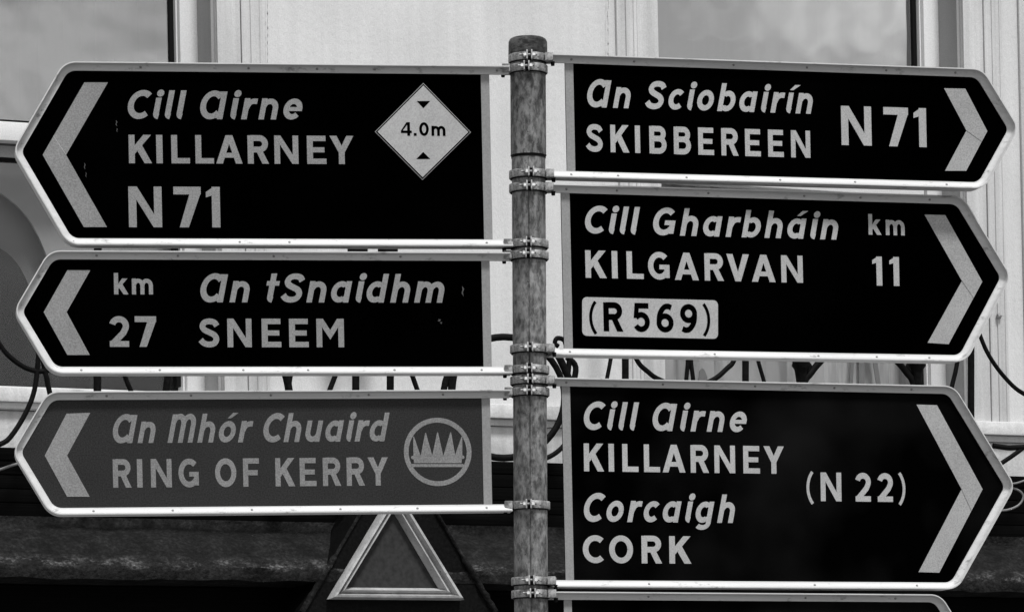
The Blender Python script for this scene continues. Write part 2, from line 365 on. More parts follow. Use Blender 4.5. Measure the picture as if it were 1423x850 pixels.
bm = bmesh.new(); lathe(bm, [(R1-.001, zc-.004), (R1+.0035, zc-.003), (R1+.004, zc), (R1+.0035, ztop-.010), (R1+.001, ztop-.004), (R1-.004, ztop-.001), (.02, ztop+.002), (0.0001, ztop+.0025)], 48)
obj('cap', bm, 'cap', pole, 50)
obj('seam', B(-.0012, .0012, -R0-.0012, -R0+.001, .3, zj-.007), 'pole_dark', pole)

# ------------------------------------------------------------------ clamps
CR = .0432
def make_clamp(side):
    """side -1: holds a left-hand sign, +1 a right-hand sign; local axes of the pole"""
    t = bpy.data.objects.new('pole_clamp', None); C.objects.link(t); t.empty_display_size = .03
    H = .0085; c = -math.pi/2 + side*-.0; gap = .10
    off = .10 if side > 0 else -.02
    a0 = c + off + gap; a1 = c + off - gap + 2*math.pi
    bm = bmesh.new(); lathe(bm, [(R1+.0002, -H), (CR, -H), (CR+.0006, -H+.001), (CR+.0006, H-.001), (CR, H), (R1+.0002, H)], 44, (a0, a1))
    obj('band', bm, 'clamp', t, 40)
    obj('shade_ring', lathe(bmesh.new(), [(R0, -H-.0022), (R1+.0016, -H-.0020), (R1+.0016, H+.0008), (R0, H+.001)], 44), 'gasket', t, 40)  # dark ring added to draw the shadow line along the band edges
    x0 = math.cos(c+off)*CR; bw_ = .0028
    for s in (-1, 1):
        xc = x0 + s*.0052
        bm = B(xc-bw_/2, xc+bw_/2, -CR-.014, -CR+.004, -H-.0015, H+.0015, bev=.0006)
        obj('flange', bm, 'clamp_edge', t, 30)
    yb = -CR-.007
    obj('bolt', tube(bmesh.new(), [(x0-.013-(.006 if side < 0 else .009), yb, 0), (x0+.013+.004, yb, 0)], .0026, 8), 'clamp', t, 40)
    for s, nm in ((-1, 'nut'), (1, 'bolt_head')):
        xa = x0 + s*.0068; o = obj(nm, tube(bmesh.new(), [(xa, yb, 0), (xa+s*.0052, yb, 0), (xa+s*.0068, yb, 0)], [.0058, .0058, .0036], 6), 'bolt', t, 30)
    # bracket that grips the sign's rail
    xb = side*(CR+.004)
    bm = B(xb-.009, xb+.009, -.030, .014, -H-.0005, H+.0005, bev=.0015)
    obj('bracket', bm, 'clamp', t, 30)
    obj('rail_screw', tube(bmesh.new(), [(side*(CR+.012), -.010, -H-.009), (side*(CR+.012), -.010, -H)], [.004, .005], 8), 'iron', t, 30)
    return t
def copy_tree(o, parent=None):
    c = o.copy(); C.objects.link(c)
    if parent: c.parent = parent
    for ch in list(o.children): copy_tree(ch, c)
    return c
CL = [(78.5, 1, 'topmost clamp, just under the cap, gripping the top right sign'),
      (93.5, -1, 'clamp second from the top, gripping the upper rail of the top left sign'),
      (240, 1, 'clamp just below the sleeve joint, gripping the lower rail of the Skibbereen sign'),
      (259, 1, 'clamp holding the upper rail of the sign to Kilgarvan on the right'),
      (337, -1, 'clamp on the lower rail of the sign with the height limit diamond'),
      (353, -1, 'clamp holding the upper rail of the sign to Sneem on the left'),
      (483, 1, 'clamp holding the lower rail of the sign to Kilgarvan'),
      (512, -1, 'clamp holding the lower rail of the sign to Sneem'),
      (527, 1, 'clamp holding the upper rail of the right sign to Cork'),
      (543, -1, 'clamp holding the upper rail of the Ring of Kerry sign with the crown'),
      (700.5, -1, 'clamp standing alone, holding the lower rail of the Ring of Kerry sign'),
      (806, 1, 'clamp holding the lower rail of the right sign to Cork'),
      (824, 1, 'clamp lowest of all, holding the sign the photo cuts off')]
protos = {}
for py, s, lab in CL:
    if s not in protos: protos[s] = o = make_clamp(s)
    else: o = copy_tree(protos[s])
    o.matrix_world = PM @ Matrix.Translation((0, 0, pz(py))) @ Matrix.Rotation(rad(random.uniform(-4, 4)), 4, 'Z')
    tag(o, 'small metal ' + lab, 'clamp', 'metal clamps bolted round the sign pole')

# ------------------------------------------------------------------ signs
def rounded(pts, rads, n=9):
    out = []
    for i, p in enumerate(pts):
        p = Vector(p)
        if i == 0 or i == len(pts)-1 or rads[i] == 0: out.append(p); continue
        a = (Vector(pts[i-1])-p); b = (Vector(pts[i+1])-p); la, lb = a.length, b.length; a.normalize(); b.normalize()
        th = a.angle(b); t = rads[i]/math.tan(th/2); c = p + (a+b).normalized()*(rads[i]/math.sin(th/2))
        s = p+a*t-c; e = p+b*t-c; ang = s.angle(e); 
        for k in range(n+1):
            f = k/n; v = (s*math.sin((1-f)*ang) + e*math.sin(f*ang))/math.sin(ang); out.append(c+v)
    return out
def sweep(path, prof, side):
    """sweep (inward d, proud n) profile along 2-D path; side=+1 if inward is to the left of travel"""
    bm = bmesh.new(); rings = []
    for i, p in enumerate(path):
        a = (path[i]-path[i-1]).normalized() if i else None; b = (path[i+1]-path[i]).normalized() if i < len(path)-1 else None
        if a is None: a = b
        if b is None: b = a
        t = (a+b).normalized(); nn = Vector((-t.y, t.x))*side; k = 1/max(.4, nn.dot(Vector((-a.y, a.x))*side))
        rings.append([bm.verts.new((p.x+nn.x*d*k, -h, p.y+nn.y*d*k)) for d, h in prof])
    m = len(prof)
    for i in range(len(rings)-1):
        for j in range(m): bm.faces.new((rings[i][j], rings[i][(j+1) % m], rings[i+1][(j+1) % m], rings[i+1][j]))
    bm.faces.new(rings[0]); bm.faces.new(rings[-1][::-1]); return bm
PROF = [(0, -.028), (0, .0172), (.0004, .0184), (.0027, .0184), (.0033, .0172), (.0045, .0105), (.0064, .0076), (.0090, .0060), (.0115, .0042), (.0138, .0031), (.0156, .0026), (.0168, .0024), (.0170, -.002), (.006, -.004), (.004, -.028)]
rivet_me = None
class Sign:
    def __init__(s, name_label, yaw, tilt_pts, corners, strip_px, side, y0=-.012, mat='black'):
        s.side = side; s.th = rad(yaw)
        U = Vector((math.cos(s.th), math.sin(s.th), 0)); N = Vector((math.sin(s.th), -math.cos(s.th), 0)); Z = Vector((0, 0, 1))
        A0 = hit(736, (corners[0][1]+corners[2][1])/2, Vector((0, y0, 0)), Vector((0, -1, 0)))
        # tilt: mean slope of the given rail lines in the plane
        sl = []
        for (a, b) in tilt_pts:
            pa, pb = hit(*a, A0, N)-A0, hit(*b, A0, N)-A0; sl.append(math.atan2((pb-pa).z, (pb-pa).dot(U)))
        ph = sum(sl)/len(sl); s.spread = [round(math.degrees(x), 3) for x in sl]
        X = U*math.cos(ph) + Z*math.sin(ph); V = -U*math.sin(ph) + Z*math.cos(ph); Y = V.cross(X)
        s.A, s.N, s.X, s.V = A0, N, X, V; s.sh = math.sin(ph)
        s.mw = Matrix.Translation(A0) @ Matrix((X, Y, V)).transposed().to_4x4()
        s.e = empty('direction_sign', s.mw); s.tp = tilt_pts
        print('SIGN', name_label[:30], 'slopes', s.spread)
        tag(s.e, name_label, 'road sign', 'fingerpost signs on the pole')
        s.edges = None; s.mat = mat
        s.corners = [s.L(*c) for c in corners]; s.strip_u = [s.L(x, (corners[0][1]+corners[2][1])/2)[0] for x in strip_px]
    def L(s, px, py):
        p = hit(px, py, s.A, s.N) - s.A; return (p.dot(s.X), p.dot(s.V))
    def build(s, rail_end_px, ot, ob, rivets_t=(), rivets_b=(), rc=(.045, .036, .045)):
        """ot/ob: outer top / bottom rail edge pixel pairs"""
        vt = sum(s.L(*p)[1] for p in ot)/2; vb = sum(s.L(*p)[1] for p in ob)/2
        mid = (vt+vb)/2; s.vt, s.vb = vt, vb
        c0, c1, c2 = s.corners; ue = s.L(rail_end_px, (ot[0][1]+ob[0][1])/2)[0]
        uc = (c0[0]+c2[0])/2
        pts = [(ue, vt), (uc, vt), (c1[0], c1[1]), (uc, vb), (ue, vb)]
        path = rounded(pts, [0, rc[0], rc[1], rc[2], 0])
        side = 1 if s.side < 0 else -1
        obj('rim', sweep(path, PROF, side), 'rim', s.e, 35)
        # panel plate, ends at the strip's outer edge
        us = s.strip_u[0]; d = .012
        def inset(path, d):
            out = []
            for i, p in enumerate(path):
                a = (path[i]-path[i-1]).normalized() if i else None; b = (path[i+1]-path[i]).normalized() if i < len(path)-1 else None
                if a is None: a = b
                if b is None: b = a
                t = (a+b).normalized(); nn = Vector((-t.y, t.x))*side; k = 1/max(.4, nn.dot(Vector((-a.y, a.x))*side)); out.append(p+nn*d*k)
            return out
        ins = inset(path, d); ins[0].x = us+(ins[0].y-mid)*s.sh; ins[-1].x = us+(ins[-1].y-mid)*s.sh
        obj('panel', prism(bmesh.new(), [(p.x, p.y) for p in ins], 0, .0035), s.mat, s.e)
        ua, ub = sorted(s.strip_u[:2]); lo_, hi_ = vb+.0172, vt-.0172; sl_, sh_ = (lo_-mid)*s.sh, (hi_-mid)*s.sh
        bm = prism(bmesh.new(), [(ua+sl_, lo_), (ub+sl_, lo_), (ub+sh_, hi_), (ua+sh_, hi_)], -.0016, -.0004); obj('end_strip', bm, 'strip', s.e)
        # two stiffening channels on the back
        for k, vv in enumerate((vt-.055, vb+.055)):
            lo, hi = sorted((us, uc)); obj('stiffener', B(lo+.02, hi-.02, .004, .026, vv-.015, vv+.015, bev=.002), 'rim', s.e, 30)
        global rivet_me
        if rivet_me is None:
            bm = bmesh.new(); lathe(bm, [(.0030, 0), (.0027, .0010), (.0015, .0018), (.0001, .0020)], 10); bm.transform(Matrix.Rotation(rad(90), 4, 'X')); rivet_me = mesh_of(bm, 'rivet', 'rivet', 40)
        for lst, v in ((rivets_t, vt-.0085), (rivets_b, vb+.0085)):
            for px in lst:
                u = s.L(px, ot[0][1] if v > mid else ob[0][1])[0]; o = obj('rivet', rivet_me, None, s.e); o.location = (u, -.0058, v)
        s.uc = uc
    def text(s, txt, x0, x1, y0, y1, h, it=False, mat='text_left', parent=None, n0=.0005, xs=1.0):
        (u0, v0), (u1, v1) = s.L(x0, y0), s.L(x1, y1); vt = s.L(x0, y0-h)[1]
        vm = (v0+v1)/2; dv = (v1-v0)*.3
        for ch, bm in zip(txt, lettering(txt, u0, u1, vm-dv/2, vm+dv/2, vt-v0, it, n0, xs)):
            if ch in ' ~_': bm.free(); continue
            obj('digit' if ch.isdigit() else 'letter' if ch.isalpha() else 'full_stop' if ch == '.' else 'round_bracket', bm, mat, parent or s.e, 'keep')
    def flat(s, name, pts, mat, n0, parent=None, th=.0008, px=True):
        P = [s.L(*p) for p in pts] if px else pts
        return obj(name, prism(bmesh.new(), P, -n0, -n0+th), mat, parent or s.e)
    def chevron(s, p, mat, seam=None):
        """p: outer top, inner top, notch, inner bottom, outer bottom, point  (pixel)"""
        P = [s.L(*x) for x in p]; ot, it_, nc, ib, ob, pt = [Vector(x) for x in P]
        # upper arm runs under the lower arm, whose end is cut on the line of the upper arm's outer edge
        f = .26
        A1 = pt + (ot-pt)*f*0; 
        if s.side > 0: ot, it_, ib, ob = ob, ib, it_, ot     # on the right-hand signs the lower arm ends under the upper one
        k = pt + (ot-pt)*f
        s.flat('chevron_arm', [tuple(ot), tuple(it_), tuple(nc), tuple(pt)], mat, .0005, px=False, th=.0004)
        s.flat('chevron_arm', [tuple(k), tuple(nc), tuple(ib), tuple(ob), tuple(pt)], mat, .0009, px=False, th=.0006)
        t = (k-nc).normalized(); nn = Vector((-t.y, t.x))*.00055
        if seam: s.flat('chevron_seam', [tuple(nc+nn), tuple(k+nn), tuple(k-nn), tuple(nc-nn)], seam, .0011, px=False, th=.0008)

def c2(ox, oy, sc, pts): return [(ox + x/sc, oy + y/sc) for x, y in pts]
# L1
s = Sign('upper left sign to Killarney N71 with a 4.0m height limit diamond', 8.5,
         [((106, 99.5), (668, 104.1)), ((106, 331.1), (668, 333.5))], [(90.7, 89), (17.3, 211), (91.8, 341)], (682, 670.2), -1); L1 = s
s.build(709, ((106, 89), (640, 91.8)), ((106, 341.3), (640, 344)), (195, 345, 440, 520, 690), (102, 333, 402, 676))
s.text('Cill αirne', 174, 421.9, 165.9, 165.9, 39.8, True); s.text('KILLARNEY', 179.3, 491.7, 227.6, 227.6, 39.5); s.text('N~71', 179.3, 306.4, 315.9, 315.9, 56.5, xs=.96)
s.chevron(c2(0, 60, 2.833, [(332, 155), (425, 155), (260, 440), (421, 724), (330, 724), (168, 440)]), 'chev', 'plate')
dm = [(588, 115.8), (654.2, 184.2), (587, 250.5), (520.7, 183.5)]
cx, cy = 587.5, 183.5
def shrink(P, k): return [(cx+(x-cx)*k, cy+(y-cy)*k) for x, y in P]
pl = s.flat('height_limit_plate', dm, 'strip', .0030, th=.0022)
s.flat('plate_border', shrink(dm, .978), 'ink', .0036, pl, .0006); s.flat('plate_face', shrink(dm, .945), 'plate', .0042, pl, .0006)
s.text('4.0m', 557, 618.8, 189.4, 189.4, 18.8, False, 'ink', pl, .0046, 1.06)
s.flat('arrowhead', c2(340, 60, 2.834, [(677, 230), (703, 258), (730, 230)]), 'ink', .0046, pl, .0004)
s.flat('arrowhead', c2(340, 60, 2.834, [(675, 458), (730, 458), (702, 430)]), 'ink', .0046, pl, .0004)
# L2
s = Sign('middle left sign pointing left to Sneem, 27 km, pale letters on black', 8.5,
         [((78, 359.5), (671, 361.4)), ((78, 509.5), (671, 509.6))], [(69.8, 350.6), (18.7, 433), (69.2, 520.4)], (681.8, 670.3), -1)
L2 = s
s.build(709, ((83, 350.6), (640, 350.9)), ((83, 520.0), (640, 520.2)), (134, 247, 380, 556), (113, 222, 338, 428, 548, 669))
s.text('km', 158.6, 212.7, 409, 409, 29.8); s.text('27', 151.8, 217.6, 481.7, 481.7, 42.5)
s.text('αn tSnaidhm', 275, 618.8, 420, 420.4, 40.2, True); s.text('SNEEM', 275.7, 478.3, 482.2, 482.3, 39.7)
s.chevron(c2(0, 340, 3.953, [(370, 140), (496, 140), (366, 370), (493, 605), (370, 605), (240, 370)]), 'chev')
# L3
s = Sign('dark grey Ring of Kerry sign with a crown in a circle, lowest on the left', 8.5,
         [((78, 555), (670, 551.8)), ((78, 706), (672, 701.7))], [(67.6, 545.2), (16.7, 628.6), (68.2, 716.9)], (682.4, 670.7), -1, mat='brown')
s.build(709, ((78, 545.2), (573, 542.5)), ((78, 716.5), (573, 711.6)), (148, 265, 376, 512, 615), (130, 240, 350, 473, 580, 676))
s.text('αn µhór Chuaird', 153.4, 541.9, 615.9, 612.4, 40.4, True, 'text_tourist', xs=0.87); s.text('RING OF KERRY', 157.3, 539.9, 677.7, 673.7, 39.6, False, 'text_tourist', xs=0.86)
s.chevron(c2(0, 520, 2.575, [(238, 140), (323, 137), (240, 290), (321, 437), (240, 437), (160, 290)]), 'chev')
ccx, ccy = s.L(608.2, 627.5); rr = 47.7*.0016*.99
em = s.e
bm = bmesh.new(); n = 56
ri = [[bm.verts.new((ccx+math.cos(2*math.pi*k/n)*r, -.0006, ccy+math.sin(2*math.pi*k/n)*r)) for k in range(n)] for r in (rr, rr-.0108)]
for k in range(n): bm.faces.new((ri[0][k], ri[0][(k+1) % n], ri[1][(k+1) % n], ri[1][k]))
ring = obj('emblem_ring', bm, 'text_tourist', s.e)
cp = lambda P: [(340+x/2.576, 520+y/2.576) for x, y in P]
cr_ = s.flat('crown_band', cp([(604, 289), (778, 289), (776, 317), (606, 317)]), 'text_tourist', .0006, th=.0005)
s.flat('crown_base', cp([(598, 320), (783, 320), (785, 331), (596, 331)]), 'text_tourist', .0006, cr_, .0005)
for t, a, b in (((604, 222), 604, 630), ((647, 209), 630, 672), ((690, 207), 671, 711), ((737, 207), 711, 754), ((777, 222), 752, 779)):
    s.flat('crown_spike', cp([(a, 292), (b, 292), (t[0]+2, t[1]), (t[0]-1, t[1])]), 'text_tourist', .0008, cr_, .0006)
for kx, ky in ((602, 297), (780, 296)): s.flat('crown_knob', cp(arc(kx, ky, 6.5, 6.5, 0, 330, 11)), 'text_tourist', .0010, cr_, .0006)
def scratch(s, P, name='scratch'):
    for (x, y, w_, h_) in P:
        s.flat(name, [(x, y), (x+w_, y+h_*.3), (x+w_*.4, y+h_*.6), (x+w_*.8, y+h_), (x-w_*.2, y+h_*.7), (x+w_*.2, y+h_*.35)], 'scuff', .0008, th=.0004)
scratch(L1, [(161, 167, 2.2, 9), (162, 178, 1.6, 6), (117, 226, 2, 10), (119, 239, 1.5, 8)])
scratch(L2, [(642, 397, 3, 15), (609, 443, 4, 4), (612, 447, 3, 3)])
# R1
s = Sign('top right sign pointing right to Skibbereen N71, sagging towards its tip', 15,
         [((798.4, 90.6), (1354, 107.9)), ((798, 237.2), (1357, 254.2))], [(1364, 96.5), (1412, 180), (1363, 265.6)], (786.8, 798.1), 1)
s.build(762, ((798.4, 79.2), (1354, 96.4)), ((798, 247.6), (1357, 264.8)), (793, 880, 1018, 1120, 1230, 1326), (793, 858, 953, 1083, 1187, 1314))
s.text('αn Sciobairín', 812.7, 1130.6, 149.3, 158.2, 39.2, True, 'text_right', xs=0.93); s.text('SKIBBEREEN', 814, 1126.2, 210.7, 219.6, 38.2, False, 'text_right', xs=0.88)
s.text('N~71', 1169.5, 1287.7, 202, 204.4, 54.4, False, 'text_right', xs=.96)
s.chevron(c2(1100, 60, 3.697, [(892, 235), (783, 233), (898, 450), (788, 656), (897, 656), (1005, 453)]), 'chev_right', 'seam')
# R2
s = Sign('second right sign pointing right to Kilgarvan, 11 km, with boxed (R 569)', 17,
         [((794, 268.1), (1322, 283.3)), ((794, 485), (1329, 493.9))], [(1337.5, 273.8), (1401, 385.6), (1335, 505)], (782, 793.8), 1)
s.build(762, ((794, 258.6), (1322, 272.9)), ((794, 494.6), (1329, 503.6)), (786, 856, 983, 1116, 1194, 1290), (791, 992, 1136, 1217, 1290))
s.text('Cill Gharbháin', 809.7, 1166, 324, 333.2, 38.6, True, 'text_right', xs=1.02); s.text('KILGARVAN', 813.8, 1115.9, 385.3, 393.5, 38.2, False, 'text_right', xs=1.0)
s.text('km', 1207, 1257.2, 326.2, 327.2, 28.8, False, 'text_right'); s.text('11', 1212.7, 1249.9, 396.7, 397.3, 40.3, False, 'text_right')
a_, b_, c_, d_ = [Vector(s.L(*p)) for p in ((808.7, 412.6), (997.4, 417.3), (997.4, 470.8), (808.7, 466.5))]
bx = rounded([(a_+b_)/2, b_, c_, d_, a_, (a_+b_)/2], [0, .011, .011, .011, .011, 0], 5)
bp_ = obj('number_patch', prism(bmesh.new(), [tuple(p) for p in bx[:-1]], -.0018, -.001), 'plate', s.e)
s.text('(R_569)', 817.6, 988.2, 459.6, 463.2, 40.3, False, 'ink', bp_, .0022, .95)
s.chevron(c2(1100, 250, 3.149, [(672, 154), (581, 152), (745, 442), (595, 712), (687, 718), (834, 445)]), 'chev_right', 'seam')
# R3
s = Sign('large right sign pointing right to Killarney and Cork, (N 22)', 16,
         [((794.7, 536.3), (1314, 546.6)), ((794.7, 804.9), (1322.5, 808.2))], [(1324, 536.3), (1407, 676), (1325, 820.6)], (783.2, 794.7), 1, mat='black_worn')
s.build(762, ((794.7, 526.4), (1314, 536.6)), ((794.7, 815.6), (1322.5, 819.4)), (786, 920, 1048, 1158, 1265), (901, 1131, 1273))
s.text('Cill αirne', 807.9, 1039, 596.8, 600.1, 39.3, True, 'text_right', xs=.95); s.text('KILLARNEY', 811.6, 1089.7, 654.5, 657.8, 38.7, False, 'text_right', xs=.93)
s.text('Corcaigh', 807.9, 1025.5, 724.6, 725.8, 40, True, 'text_right', xs=0.93); s.text('CORK', 810, 960.4, 781.4, 782.7, 38.4, False, 'text_right', xs=1.04)
s.text('(N_22)', 1119.8, 1259.5, 695.7, 697, 40, False, 'text_right', xs=0.9)
s.chevron(c2(1100, 500, 2.427, [(490, 152), (421, 150), (573, 435), (428, 714), (498, 716), (644, 435)]), 'chev_right', 'seam')
# R4
s = Sign('lowest right sign, only its top rim showing at the bottom of the photo', 16,
         [((797, 826), (1290, 829.5))], [(1304.5, 827), (1384, 957), (1306, 1085)], (785.7, 796.8), 1, mat='black_worn')
s.build(762, ((797, 821.5), (1286, 826.5)), ((797, 1083), (1286, 1085)), (1118, 1243, 900), ())

# ------------------------------------------------------------------ the building behind
BY = rad(25); BO = Vector((0, 5, 0)); BU = Vector((math.cos(BY), math.sin(BY), 0)); BN = Vector((math.sin(BY), -math.cos(BY), 0))
BMW = Matrix.Translation(BO) @ Matrix((BU, -BN, Vector((0, 0, 1)))).transposed().to_4x4()
def bp(px, py, d=0.0):
    p = hit(px, py, BO + BN*d, BN) - BO; return (p.dot(BU), p.z)
bld = tag(empty('building', BMW), 'pale rendered building with two tall sash windows above a dark shop front', 'building')
A0_, A1_ = -5.5, 6.5
zc0 = bp(400, 553)[1]            # top of string course
zf = bp(400, 634)[1]             # where the dark shop front starts
ZT = bp(700, -500)[1]
RV = .16                          # reveal depth
# openings
lw = (bp(300, 60)[0] - 1.05, bp(300, 60)[0] - .0); rw = (bp(913, 40)[0], bp(1336, 40)[0])
ww = rw[1] - rw[0]; lw = (lw[1]-ww, lw[1])
zs = zc0; zh = zs + 2.05
print('openings', lw, rw, 'sill', zs, 'fascia', zf)
def strips(a0, a1, z0, z1, name, mat, d=0.0, th=.3):
    return obj(name, B(a0, a1, -d, th, z0, z1), mat, bld)
strips(A0_, lw[0], zf, ZT, 'wall', 'wall'); strips(lw[1], rw[0], zf, ZT, 'wall', 'wall'); strips(rw[1], A1_, zf, ZT, 'wall', 'wall')
for o_ in (lw, rw):
    strips(o_[0], o_[1], zh, ZT, 'wall', 'wall'); strips(o_[0], o_[1], zf, zs-.07, 'wall', 'plinth')
# render under the string course, weaker light put into its colour; the course itself
zc1 = bp(400, 573)[1]
obj('string_course', B(A0_, A1_, -.045, .02, zc1, zc0, bev=.006), 'course', bld, 30)
obj('string_course_lip', B(A0_, A1_, -.026, .0, zc1-.024, zc1-.001, bev=.004), 'plinth', bld, 30)
obj('plinth_band', B(A0_, A1_, -.012, .01, zf, zc1-.026), 'plinth', bld)
# architraves: flat band beside the opening then thin ribs
def architrave(edge, sgn, d=.012):
    w1 = .085
    a, b = sorted((edge+sgn*.001, edge+sgn*w1)); obj('architrave', B(a, b, -d, .0, zc0+.001, zh+.1, bev=.003), 'arch', bld, 30)
    x = edge+sgn*(w1+.002)
    for wd, dd in ((.014, .017), (.022, .0135), (.012, .018), (.026, .0115), (.012, .014)):
        a, b = sorted((x, x+sgn*wd)); obj('architrave_rib', B(a, b, -dd, .0, zc0+.001, zh+.1, bev=.0035), 'arch', bld, 30); x += sgn*(wd-.002)
    return x
xe = architrave(lw[1], 1); architrave(rw[0], -1); architrave(rw[1], 1); architrave(lw[0], -1)
# fluted corner strip far right
for k in range(9):
    a = rw[1]+.24+k*.042; obj('pilaster_rib', B(a, a+.043, -.014-.005*(k % 2), 0, zc0+.001, ZT, bev=.006), 'arch', bld, 30)

def window(o_, right):
    a0, a1 = o_
    w_ = obj('window', B(a0, a0+.075, RV-.02, RV+.06, zs, zh), 'frame', bld)   # left jamb carries the rest
    def sub(name, bm, mat, sm=None): return obj(name, bm, mat, w_, sm)
    sub('jamb', B(a1-.075, a1, RV-.02, RV+.06, zs, zh, bev=.003), 'frame', 30)
    sub('shaded_reveal', B(a1-.012, a1+.001, .012, RV-.021, zs, zh), 'bar')  # reveal side, its shading painted in as grey
    sub('jamb_bead', B(a1-.082, a1-.076, RV+.0, RV+.05, zs, zh), 'frame')
    sub('gasket', B(a1-.097, a1-.083, RV+.02, RV+.052, zs+.05, zh), 'gasket'); sub('gasket', B(a0+.076, a0+.089, RV+.02, RV+.052, zs+.05, zh), 'gasket')
    sub('head_rail', B(a0+.076, a1-.076, RV-.015, RV+.055, zh-.08, zh), 'frame')
    zm = bp(20, 183, -RV)[1] if not right else bp(20, 183, -RV)[1]
    sub('meeting_rail', B(a0+.076, a1-.083, RV-.012, RV+.045, zm-.033, zm+.030, bev=.004), 'frame', 30)
    sub('lower_sash_rail', B(a0+.076, a1-.083, RV+.046, RV+.08, zm-.078, zm-.040), 'bar')
    sub('gasket', B(a0+.076, a1-.083, RV+.047, RV+.082, zm-.090, zm-.079), 'gasket'); sub('gasket', B(a0+.076, a1-.083, RV+.02, RV+.05, zm+.031, zm+.042), 'gasket')
    sub('sill', B(a0-.0, a1+.0, -.03, RV+.06, zs-.069, zs, bev=.004), 'frame', 30)
    sub('bottom_rail', B(a0+.076, a1-.083, RV+.046, RV+.08, zs+.001, zs+.035), 'frame')
    sub('upper_pane', B(a0+.078, a1-.09, RV+.030, RV+.034, zm+.032, zh-.08), 'glass_up_r' if right else 'glass_up'); sub('lower_pane', B(a0+.078, a1-.09, RV+.060, RV+.064, zs+.036, zm-.079), 'glass_low')
    # curtain
    bm = bmesh.new(); n = 60; ya = RV+.16
    z_lo, z_hi = (zs-.02, zh) if right else (zm-.1, zh)
    vs = [[bm.verts.new((a0+.05+(a1-a0-.1)*k/n, ya+.012*math.sin(k*.9)+.008*math.sin(k*2.3), z)) for z in (z_lo, z_hi)] for k in range(n+1)]
    for k in range(n): bm.faces.new((vs[k][0], vs[k+1][0], vs[k+1][1], vs[k][1]))
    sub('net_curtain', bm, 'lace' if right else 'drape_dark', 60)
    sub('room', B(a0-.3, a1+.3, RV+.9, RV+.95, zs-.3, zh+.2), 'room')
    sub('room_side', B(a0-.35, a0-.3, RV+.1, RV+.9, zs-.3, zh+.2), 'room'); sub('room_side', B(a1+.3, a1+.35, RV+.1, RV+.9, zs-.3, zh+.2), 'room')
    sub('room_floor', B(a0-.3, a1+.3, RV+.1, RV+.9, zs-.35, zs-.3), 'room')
    return w_, zm
wl, zm = window(lw, False); wr, zm2 = window(rw, True)
# swagged drapes behind the lower left panes
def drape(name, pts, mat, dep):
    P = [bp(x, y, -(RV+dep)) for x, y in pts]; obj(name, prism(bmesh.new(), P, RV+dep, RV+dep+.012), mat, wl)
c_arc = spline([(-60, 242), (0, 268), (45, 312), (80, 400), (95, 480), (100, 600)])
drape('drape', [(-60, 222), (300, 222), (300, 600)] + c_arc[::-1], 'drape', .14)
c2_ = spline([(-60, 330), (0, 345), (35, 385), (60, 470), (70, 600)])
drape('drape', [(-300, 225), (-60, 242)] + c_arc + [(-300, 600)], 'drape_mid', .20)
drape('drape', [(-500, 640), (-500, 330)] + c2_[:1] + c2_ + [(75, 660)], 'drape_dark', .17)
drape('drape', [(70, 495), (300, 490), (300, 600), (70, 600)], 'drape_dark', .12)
# folds and an ornament on the lower right lace
def fold(x0, y0, x1, y1, wd, mat='drape_mid', dep=.13):
    P = [bp(x, y, -(RV+dep)) for x, y in ((x0-wd/2, y0), (x0+wd/2, y0), (x1+wd/2, y1), (x1-wd/2, y1))]; obj('curtain_fold', prism(bmesh.new(), P, RV+dep, RV+dep+.004), mat, wr)
fold(910, 440, 917, 545, 4, 'drape_mid', .12); fold(1187, 440, 1182, 560, 5); fold(1207, 440, 1225, 560, 6); fold(1197, 460, 1198, 560, 8, 'drape_mid', .135); fold(905, 420, 907, 560, 5, 'drape_dark', .14)
P = [bp(x, y, -(RV+.125)) for x, y in ((972, 516), (976, 511), (979, 514), (983, 523), (982, 545), (971, 545))]; obj('curtain_ornament', prism(bmesh.new(), P, RV+.125, RV+.129), 'drape_mid', wr)
P = [bp(x, y, -(RV+.125)) for x, y in arc(1053, 575, 52, 55, 20, 160, 20) + arc(1053, 575, 44, 47, 160, 20, 20)]
bm = bmesh.new()
for i in range(20): 
    qd = [P[i], P[i+1], P[41-i-1], P[41-i]]; vv = [bm.verts.new((x, RV+.125, z)) for x, z in qd]; bm.faces.new(vv)
obj('curtain_ornament', bm, 'drape_mid', wr)

# shop front: thing of its own so it can carry fascia, ledge, gable

shop = tag(empty('shop_front', BMW), 'black shop front with grimy sloping ledge and a small triangular gable', 'shop front')
zl0 = bp(300, 722, .10)[1]; zl1 = bp(300, 789, .30)[1]; zl2 = bp(300, 806, .30)[1]
nb = 5; hz = (zf - zl0)/nb
for k in range(nb):
    o = obj('fascia_board', B(A0_, A1_, -.055-.006*(nb-k), .10, zl0+k*hz, zl0+(k+1)*hz-.003, bev=.003), 'fascia', shop, 30)
bm = bmesh.new(); n = 260; rows = [(zl0, .095), (zl0-.03, .10), (zl0*.55+zl1*.45, .19), (zl1+.012, .292), (zl1, .305), (zl2, .30), (zl2-.004, .02)]
grid = []
for i in range(n+1):
    a = A0_ + (A1_-A0_)*i/n; col_ = []
    for j, (z, d) in enumerate(rows):
        e = (noise.noise(Vector((a*7, j*1.3, 0)))*.010 + noise.noise(Vector((a*22, j*1.7, 4)))*.006) if 0 < j < 6 else 0
        col_.append(bm.verts.new((a, -(d+e), z + e*.6)))
    grid.append(col_)
for i in range(n):
    for j in range(len(rows)-1): bm.faces.new((grid[i][j], grid[i][j+1], grid[i+1][j+1], grid[i+1][j]))
obj('ledge', bm, 'lead', shop, 60)
obj('name_board', B(A0_, A1_, -.10, .1, 2.15, zl2-.008), 'fascia', shop)
obj('shop_wall', B(A0_, A1_, -.02, .1, 0.02, 2.148), 'fascia', shop)
